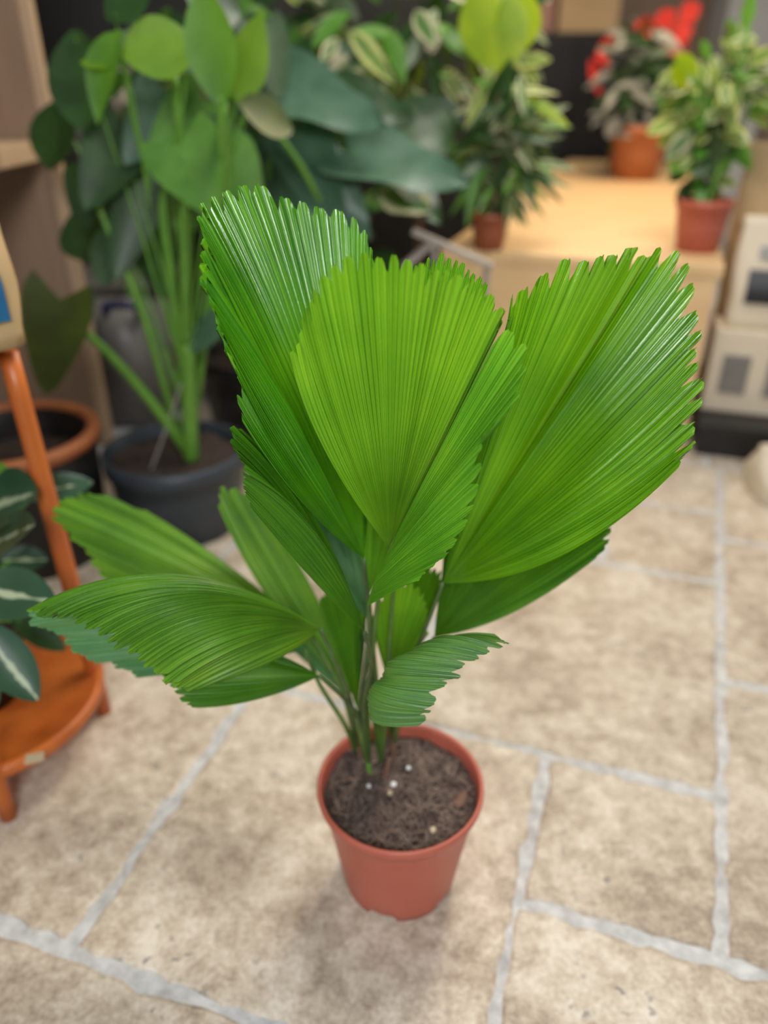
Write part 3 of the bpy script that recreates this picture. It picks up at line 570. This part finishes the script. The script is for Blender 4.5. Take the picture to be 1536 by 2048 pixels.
tube('leaf_stalk', [at(545, 255, 2.2), at(600, 330, 2.22), at(660, 440, 2.3)], [.006, .008, .009], M_STEMG, mon)

def bush(par, c, rad, n, mats, ln, wr, shape, seed, down=0.2, core=None):
    rg = random.Random(seed); c = Vector(c); core = core or c + Vector((0, 0, -rad[2]))
    for i in range(n):
        while True:
            q = Vector((rg.uniform(-1, 1), rg.uniform(-1, 1), rg.uniform(-1, 1)))
            if 0.35 < q.length < 1: break
        p = c + Vector((q.x * rad[0], q.y * rad[1], q.z * rad[2])); L = ln * rg.uniform(.7, 1.3)
        d = Vector((q.x + rg.uniform(-.5, .5), q.y * .6 + rg.uniform(-.5, .3), q.z * .5 - down + rg.uniform(-.4, .4))).normalized()
        blade(par, p - d * L * .5, p + d * L * .5, L * wr, rg.choice(mats), shape, (rg.uniform(-.4, .4), -.7, .6), droop=rg.uniform(0, .25), n=6)
        if i % 3 == 0:
            s = tube('twig', [core, (core + p) * .5 + Vector((0, 0, rad[2] * .2)), p - d * L * .5], [.004, .003, .0018], M_PETD, par, 5, 3)
# plant 3: cream-edged bush at the top
BP = Vector((0.10, 3.02, 0))
b3 = thing('variegated_bush', BP, 'dense bush of small cream-edged leaves at the top centre above the bluish leaves', 'potted plant')
pot(b3, BP, 0.15, 0.115, 0.28, M_TERRA2)
tube('main_stem', [BP + Vector((0, 0, .22)), BP + Vector((0.03, -.02, .6)), BP + Vector((-.02, 0, 1.02))], [.018, .015, .009], M_BARK, b3)
bush(b3, at(820, 90, 2.9), (.44, .22, .30), 120, [MB_VAR, MB_VAR, MB_GREEN, MB_DEEP, MB_VARL, MB_DEEP], .13, .42, 'oval', 3, core=BP + Vector((-.02, 0, 1.0)))
bush(b3, at(600, 60, 2.9), (.28, .15, .22), 40, [MB_GREEN, MB_DEEP, MB_DEEP, MB_VARL], .14, .5, 'oval', 13, core=BP + Vector((-.02, 0, 1.0)))
lf(b3, (960, -40, 2.7), (1010, 150, 2.65), 130, MB_YEL, 'oval', (.1, -.9, .3))
lf(b3, (1040, -30, 2.72), (1030, 110, 2.7), 90, MB_YEL, 'oval', (.3, -.9, .3))
lf(b3, (700, 60, 2.6), (790, 170, 2.6), 40, MB_VARL, 'lance', (0, -.8, .5)); lf(b3, (830, 20, 2.6), (870, 95, 2.6), 40, MB_VAR, 'lance', (0, -.8, .5)); lf(b3, (780, 60, 2.6), (810, 170, 2.6), 36, MB_GREEN, 'lance', (0, -.8, .5))

# dense climber behind the arum and the bluish plant
VP_ = Vector((-0.52, 2.95, 0))
vine = thing('potted_climber', VP_, 'dark leafy climber filling the shade behind the tall green plant', 'potted plant')
pot(vine, VP_, 0.17, 0.13, 0.28, M_BLACK)
tube('moss_pole', [VP_ + Vector((0, 0, .2)), VP_ + Vector((0, 0, .7)), VP_ + Vector((0, 0, 1.25))], [.025, .025, .022], M_BARK, vine, 10, 3)
bush(vine, VP_ + Vector((.02, -.05, 1.0)), (.52, .20, .32), 75, [MB_DEEP, MB_DEEP, MB_GREEN, MB_TEAL, MB_VAR, MB_OLIVE], .17, .55, 'oval', 31, core=VP_ + Vector((0, 0, .8)))
bush(vine, VP_ + Vector((.12, -.05, .62)), (.45, .18, .24), 40, [MB_DEEP, MB_DEEP, MB_OLIVE, MB_GREEN], .16, .5, 'oval', 32, core=VP_ + Vector((0, 0, .5)))

# counter of light plywood on the right
ct_z = 0.625; CC = Vector((1.0, 2.345, 0)); CW, CD = 0.85, 3.5
ctr = thing('plywood_counter', CC, 'long low counter of light plywood at the right, potted plants on top', 'counter')
def cl(a, b, z=0.0): return CC + E1 * a + E2 * b + Vector((0, 0, z))
box('counter_top', cl(-CW / 2, CD / 2, ct_z - .02), (CW + .02, CD, .04), M_PLY, ctr, TH, .006)
box('front_panel', cl(-CW / 2, .018, (ct_z - .04) / 2 + .002), (CW - .01, .03, ct_z - .044), M_PLY, ctr, TH, .003)
box('side_panel', cl(-.02, CD / 2 + .03, (ct_z - .04) / 2 + .002), (.03, CD - .08, ct_z - .044), M_PLY, ctr, TH, .003)
box('side_panel', cl(-CW + .02, CD / 2 + .03, (ct_z - .04) / 2 + .002), (.03, CD - .08, ct_z - .044), M_PLY, ctr, TH, .003)

# plant 4: dark thin-leaved plant in a small brown pot at the counter's left end
q = onz(978, 500, ct_z); p4 = Vector((q.x, q.y + .02, ct_z))
b4 = thing('potted_dracaena', p4, 'slender dark plant with arching narrow leaves in a small brown pot', 'potted plant')
pot(b4, p4, 0.062, 0.046, 0.11, M_TERRA2)
tube('main_stem', [p4 + Vector((0, 0, .08)), p4 + Vector((.01, 0, .25)), p4 + Vector((0, 0, .45))], [.010, .009, .006], M_BARK, b4)
bush(b4, at(1010, 300, p4.y), (.16, .12, .20), 90, [MB_DEEP, MB_DEEP, MB_OLIVE, MB_VAR, MB_GREEN], .15, .2, 'lance', 5, core=p4 + Vector((0, 0, .25)))
lf(b4, (1050, 190, p4.y), (1140, 255, p4.y - .05), 30, MB_YEL, 'lance', (0, -.7, .7)); lf(b4, (1000, 180, p4.y), (1120, 175, p4.y), 22, MB_VARL, 'lance', (0, -.6, .8), droop=.1); lf(b4, (990, 130, p4.y), (930, 260, p4.y), 24, MB_VARL, 'lance', (0, -.7, .7))
p4b = p4 + Vector((-.02, .17, 0))
d4 = thing('black_nursery_pot', p4b + Vector((.06, .02, 0)), 'small black nursery pot with a leafy cutting just behind the slender dark plant', 'potted plant')
pot(d4, p4b + Vector((.06, .02, 0)), 0.055, 0.042, 0.10, M_BLACK)
bush(d4, p4b + Vector((.05, .02, .2)), (.07, .06, .09), 22, [MB_DEEP, MB_OLIVE], .09, .35, 'oval', 21)

# weathered slats leaning together at the counter corner
tr = thing('grey_wooden_trellis', onz(900, 640, 0), 'folded trellis of weathered grey slats, its crossing ends seen above the palm', 'trellis')
for (a, b) in [((825, 462, 2.22), (985, 532, 2.2)), ((805, 535, 2.22), (872, 478, 2.23)), ((870, 480, 2.235), (850, 944, 2.235)), ((812, 530, 2.225), (806, 947, 2.225)), ((975, 525, 2.21), (938, 951, 2.21))]:
    p, q2 = at(*a), at(*b); d = (q2 - p); L = d.length; md = (p + q2) / 2
    bm = bmesh.new(); bmesh.ops.create_cube(bm, size=1); bmesh.ops.scale(bm, vec=(.036, .014, L), verts=bm.verts); bmesh.ops.bevel(bm, geom=bm.edges[:], offset=.002, segments=1, affect='EDGES')
    bmesh.ops.transform(bm, matrix=Matrix.Translation(md) @ d.to_track_quat('Z', 'Y').to_matrix().to_4x4(), verts=bm.verts)
    frommesh('slat', bm, M_GREYWOOD, tr)

# plant 6: silver grey plant in a clay pot at the back of the counter
q = onz(1268, 358, ct_z); p6 = Vector((q.x, q.y, ct_z))
b6 = thing('potted_silver_plant', p6, 'silver-grey leaved plant in an orange clay pot at the far end of the counter', 'potted plant')
pot(b6, p6, 0.155, 0.115, 0.27, M_CLAY)
bush(b6, at(1270, 165, p6.y), (.20, .15, .30), 80, [MB_GREY, MB_GREY, MB_DEEP], .16, .35, 'lance', 6, core=p6 + Vector((0, 0, .25)))
lf(b6, (1290, 250, p6.y - .1), (1230, 270, p6.y - .1), 34, MB_GREY, 'oval'); lf(b6, (1240, 235, p6.y - .1), (1215, 275, p6.y - .1), 34, MB_GREY, 'oval')
# red flowering plant behind it
p6b = Vector((p6.x + .06, p6.y + .42, ct_z))
b7 = thing('red_flowering_plant', p6b, 'red-flowered plant half hidden behind the silver-grey one', 'potted plant')
pot(b7, p6b, 0.12, 0.09, 0.22, M_CLAY)
bush(b7, p6b + Vector((0, 0, .42)), (.22, .15, .2), 30, [MB_DEEP, MB_GREEN], .14, .4, 'oval', 8)
for (u, v, u2, v2, wd) in [(1340, 80, 1385, 50, 44), (1330, 95, 1375, 90, 40), (1300, 70, 1270, 50, 34), (1360, 40, 1400, 10, 40), (1310, 60, 1350, 20, 36), (1200, 190, 1180, 120, 26), (1225, 130, 1190, 110, 24), (1195, 120, 1225, 70, 24), (1285, 65, 1300, 30, 30)]:
    lf(b7, (u, v, p6b.y - .1), (u2, v2, p6b.y - .15), wd, M_RED, 'oval', (0, -.8, .5), name='petal')

# plant 7: lime-edged umbrella plant on the near right of the counter
q = onz(1405, 508, ct_z); p7 = Vector((q.x - .0, q.y + .06, ct_z))
b8 = thing('potted_umbrella_plant', p7, 'lime-edged bushy plant in a shiny red-brown pot at the near right of the counter', 'potted plant')
pot(b8, p7, 0.086, 0.064, 0.155, M_TERRA)
bush(b8, at(1430, 200, p7.y + .1), (.17, .15, .19), 120, [MB_VARL, MB_VARL, MB_GREEN, MB_VAR], .085, .55, 'oval', 9, core=p7 + Vector((.02, 0, .2)))
bush(b8, at(1415, 330, p7.y + .05), (.10, .09, .10), 40, [MB_GREEN, MB_DEEP, MB_VARL], .08, .5, 'oval', 10, core=p7 + Vector((.02, 0, .15)))
lf(b8, (1490, 60, p7.y), (1505, -30, p7.y), 26, MB_GREEN, 'lance'); tube('main_stem', [p7 + Vector((0, 0, .12)), p7 + Vector((.03, 0, .3)), at(1498, 50, p7.y)], [.008, .007, .005], M_STEMG, b8)
lf(b8, (1395, 150, p7.y - .05), (1350, 110, p7.y - .05), 40, MB_YEL, 'oval'); lf(b8, (1370, 180, p7.y - .05), (1345, 130, p7.y - .05), 34, MB_YEL, 'oval')

# black display cabinet and wooden crate at the back
cb = thing('black_cabinet', (1.35, 6.45, 0), 'tall matt black cabinet in the dark behind the counter', 'cabinet')
box('body', (1.35, 6.5, .7), (1.35, .45, 1.4), M_BLACK, cb, 0, .01); box('door', (1.02, 6.265, .7), (.62, .02, 1.3), M_BLACK, cb, 0, .004); box('door', (1.68, 6.265, .7), (.62, .02, 1.3), M_BLACK, cb, 0, .004)
CX = 1.42
cr = thing('plywood_crate', (CX, 6.45, 1.4), 'pale wooden crate standing on the black cabinet', 'crate')
box('side', (CX, 6.34, 1.53), (.42, .02, .26), M_PLY, cr, 0, .004); box('side', (CX, 6.6, 1.53), (.42, .02, .26), M_PLY, cr, 0, .004); box('end', (CX - .2, 6.47, 1.53), (.02, .24, .26), M_PLY, cr, 0, .004); box('end', (CX + .2, 6.47, 1.53), (.02, .24, .26), M_PLY, cr, 0, .004); box('bottom', (CX, 6.47, 1.412), (.38, .24, .02), M_PLY, cr, 0, .002)
bx = thing('pink_carton', (1.10, 6.42, 1.4), 'upright pink carton beside the pale crate on the black cabinet', 'carton')
box('body', (1.10, 6.42, 1.545), (.16, .16, .286), M_PINK, bx, 0, .006); box('lid', (1.10, 6.42, 1.705), (.17, .17, .03), M_PINK, bx, 0, .006)

# bags and cartons on the right
dp = thing('black_shade_plinth', cl(.52, .42), 'low black plinth standing in for the shade under the cream carton, beside the counter', 'plinth')  # black block added as the dark shadow beneath the carton
box('top', cl(.50, .37, .10), (.94, .68, .03), M_BLACK, dp, TH, .004); box('base', cl(.50, .37, .043), (.92, .66, .084), M_BLACK, dp, TH, .004)
k1 = thing('cream_carton', cl(.47, .31, .116), 'cream cardboard carton with grey printed panels right of the counter', 'carton')
box('body', cl(.405, .31, .256), (.74, .30, .28), M_CREAM, k1, TH, .008); box('printed_panel', cl(.12, .157, .25), (.085, .004, .13), M_GREYBOX, k1, TH, .001); box('printed_panel', cl(.26, .157, .25), (.085, .004, .13), M_GREYBOX, k1, TH, .001)
def bag(name, c, w, d, h, mat, label, rz=0, bands=()):
    t = thing(name, c, label, 'bag'); n = 12; m = 28; vs, fs = [], []
    for j in range(n + 1):
        f = j / n; dd = d * (1 - 0.92 * max(0, f - .35) / .65) ; ww = w * (1 + .04 * math.sin(f * 3))
        for k in range(m):
            a = 2 * math.pi * k / m; x = math.copysign(abs(math.cos(a)) ** .35, math.cos(a)) * ww / 2; y = math.copysign(abs(math.sin(a)) ** .35, math.sin(a)) * dd / 2
            x += noise.noise(Vector((a * 2, f * 4, c[0]))) * .006; y += noise.noise(Vector((a * 2, f * 4, c[0] + 9))) * .006
            v = Matrix.Rotation(rz, 3, 'Z') @ Vector((x, y, 0)); vs.append(Vector(c) + v + Vector((0, 0, h * f)))
    for j in range(n):
        for k in range(m): fs.append((j * m + k, j * m + (k + 1) % m, (j + 1) * m + (k + 1) % m, (j + 1) * m + k))
    fs.append(tuple(range(m))[::-1]); fs.append(tuple(range(n * m, (n + 1) * m)))
    mesh('body', vs, fs, mat, t)
    for (x0, x1, f0, f1, bm_) in bands:                       # printed label hugging the front face
        pv, pf = [], []
        for j in range(5):
            f = f0 + (f1 - f0) * j / 4; dd = d * (1 - 0.92 * max(0, f - .35) / .65)
            for k in range(7):
                x = x0 + (x1 - x0) * k / 6; y = -dd / 2 - .009 + .004 * (abs(x) / (w / 2)) ** 4
                pv.append(Vector(c) + Matrix.Rotation(rz, 3, 'Z') @ Vector((x, y, 0)) + Vector((0, 0, h * f)))
        for j in range(4):
            for k in range(6): pf.append((j * 7 + k, j * 7 + k + 1, j * 7 + 8 + k, j * 7 + 7 + k))
        mesh('printed_label', pv, pf, bm_, t)
    return t
bag('cream_paper_bag', cl(.19, .245, .396), .26, .12, .34, M_CREAM, 'cream paper bag with black label standing on the cream carton', TH, [(-.09, .09, .25, .55, M_BLACK), (-.07, .07, .65, .75, M_GREYBOX)])
bag('straw_paper_bag', cl(.21, .385, .396), .34, .11, .54, M_KRAFT, 'taller straw-coloured paper bag leaning behind the cream bag', TH, [(-.12, .12, .3, .5, M_CREAM)])
wp = box('wooden_post', (1.56, 3.2, .9), (.09, .05, 1.8), M_ORANGE, None, 0, .006); tag(wp, 'orange-brown wooden upright at the right edge behind the paper bags', 'post')
sk = bag('beige_sack', onz(1610, 985, 0), .34, .2, .16, M_CREAM, 'low beige sack on the floor in front of the black shade plinth', 0)

# ------------------------------------------------------------------ left side
sh = thing('laminate_shelf_unit', (-1.2, 2.45, 0), 'tall brown laminate shelf unit at the left edge', 'shelf unit')
px, py = -0.955, 2.46
box('end_panel', (px - .30, py, 1.0), (.56, .03, 2.0), M_LAM, sh, 0, .002)
box('front_edge', (px - .004, py, 1.0), (.034, .034, 2.0), M_LAMEDGE, sh, 0, .003)
for z in (.93, 1.5):
    box('shelf_board', (px - .29, py - .46, z), (.54, .87, .05), M_LAMEDGE, sh, 0, .003)
box('back_panel', (px - .57, py - .46, 1.0), (.015, .89, 2.0), M_LAM, sh, 0, .002)

def crate(c, s, label, capu):
    t = thing('storage_tub', (c[0], c[1], c[2]), label, 'tub', 'grey lidded tubs in the shade on the left')
    n = 4; bm = bmesh.new(); bmesh.ops.create_cube(bm, size=1)
    for v in bm.verts:
        k = 1.0 if v.co.z > 0 else .86; v.co = Vector((v.co.x * s[0] * k, v.co.y * s[1] * k, (v.co.z + .5) * s[2]))
    bmesh.ops.bevel(bm, geom=bm.edges[:], offset=.02, segments=3, affect='EDGES'); bmesh.ops.translate(bm, vec=c, verts=bm.verts); frommesh('body', bm, M_GREYBOX, t, True)
    box('lid', (c[0], c[1], c[2] + s[2] + .012), (s[0] * 1.05, s[1] * 1.05, .03), M_GREYBOX, t, 0, .008)
    hx = c[0] + capu; y = c[1] - s[1] / 2 - .012; z = c[2] + s[2] - .05
    tube('handle', [(hx - .06, y + .02, z - .03), (hx - .05, y - .01, z), (hx, y - .02, z + .012), (hx + .05, y - .01, z), (hx + .06, y + .02, z - .03)], [.013] * 5, M_NAVY, t, 8, 4)
j1 = onz(225, 880, 0)
crate((-.92, 2.72, 0), (.34, .3, .50), 'cloudy grey lidded tub with navy handle behind the slate blue pot', .05)
q = at(100, 140, 2.8); crate((-1.12, 3.2, .78), (.40, .28, .34), 'cloudy grey tub with navy handle high up beside the shelf unit', .02)
st = thing('black_side_rack', (-1.12, 3.2, 0), 'black rack in the shade carrying the upper grey tub', 'rack')
box('rack_top', (-1.12, 3.2, .765), (.46, .32, .026), M_BLACK, st, 0, .003)
for sx in (-1, 1):
    for sy in (-1, 1): box('leg', (-1.12 + sx * .21, 3.2 + sy * .14, .375), (.025, .025, .75), M_BLACK, st, 0, .003)

# clay-rimmed black pot behind the stand
q = onz(18, 862, .34); OP = Vector((q.x, q.y, 0))
op = thing('clay_rimmed_pot', OP, 'big black pot with an orange clay rim behind the orange plant stand', 'pot')
pot(op, OP, 0.212, 0.18, 0.34, M_BLACK, M_CLAY, .030, .013, .09)
lump('bark_chip', Vector((at(118, 880, OP.y).x, OP.y - .04, .265)), (.025, .015, .012), M_BARK, op, .5, 0, 4)

# orange plant stand
SC = Vector((-0.735, 1.075, 0)); SR = 0.205
stn = thing('orange_plant_stand', SC, 'tall orange-stained wooden plant stand with round tray on the left', 'plant stand')
lathe('tray', SC + Vector((0, 0, .085)), [(0.001, 0), (SR - .01, 0), (SR, .006), (SR + .002, .022), (SR - .004, .030), (SR - .014, .028), (SR - .022, .020), (0.001, .018)], M_ORANGE, stn, 64)
lathe('upper_tray', SC + Vector((.0, -.02, .735)), [(0.001, 0), (SR - .05, 0), (SR - .04, .006), (SR - .04, .022), (SR - .05, .024), (0.001, .02)], M_ORANGE, stn, 48)
for (fx, fy) in [(-.560, 1.150), (-.643, .897), (-.82, 1.24), (-.92, 1.0)]:
    f = Vector((fx, fy, 0)); d = (f - SC); inn = SC + d * .92
    tube('leg', [f, f + (inn - f) * .4 + Vector((0, 0, .33)), inn + Vector((0, 0, .74))], [.014, .0165, .0155], M_ORANGE, stn, 12, 4)
tg = box('paper_tag', onz(70, 1518, .112) + Vector((0, 0, .0025)), (.030, .020, .003), M_TAG, None, R(15), .0008); tag(tg, 'small cream paper scrap lying on the orange tray', 'paper scrap')
# dark plant with pale midribs on the tray
AP = SC + Vector((-.03, .02, .1045))
ag = thing('potted_aglaonema', AP, 'dark green plant with pale leaf midribs in a black pot on the orange tray', 'potted plant')
pot(ag, AP, 0.115, 0.085, 0.15, M_BLACK)
ar = AP + Vector((0, 0, .14))
for (b, t, wpx, mt) in [((-40, 1020, 1.15), (75, 985, 1.1), 150, MB_RIB), ((40, 990, 1.2), (185, 965, 1.25), 70, MB_RIB), ((-20, 1090, 1.1), (70, 1050, 1.0), 110, MB_RIB), ((-60, 1175, .95), (112, 1205, .92), 125, MB_RIB), ((-50, 1240, .92), (75, 1400, .88), 110, MB_RIB), ((-60, 930, 1.2), (30, 1000, 1.15), 90, MB_GREEN), ((20, 1230, 1.1), (130, 1300, 1.1), 60, MB_DEEP), ((-80, 1290, .95), (-10, 1420, .9), 90, MB_RIB), ((0, 1120, 1.2), (95, 1120, 1.2), 70, MB_RIB)]:
    lf(ag, b, t, wpx, mt, 'oval', (.2, -.6, .75), ar, cup=.2)
# kraft bag on top of the stand
kb = bag('kraft_paper_bag', SC + Vector((.05, -.03, .761)), .34, .12, .26, M_KRAFT, 'kraft paper bag with blue band label at the left edge', R(42), [(-.16, .145, .16, .42, M_BLUE), (-.16, .10, .55, .66, M_WHITE)])
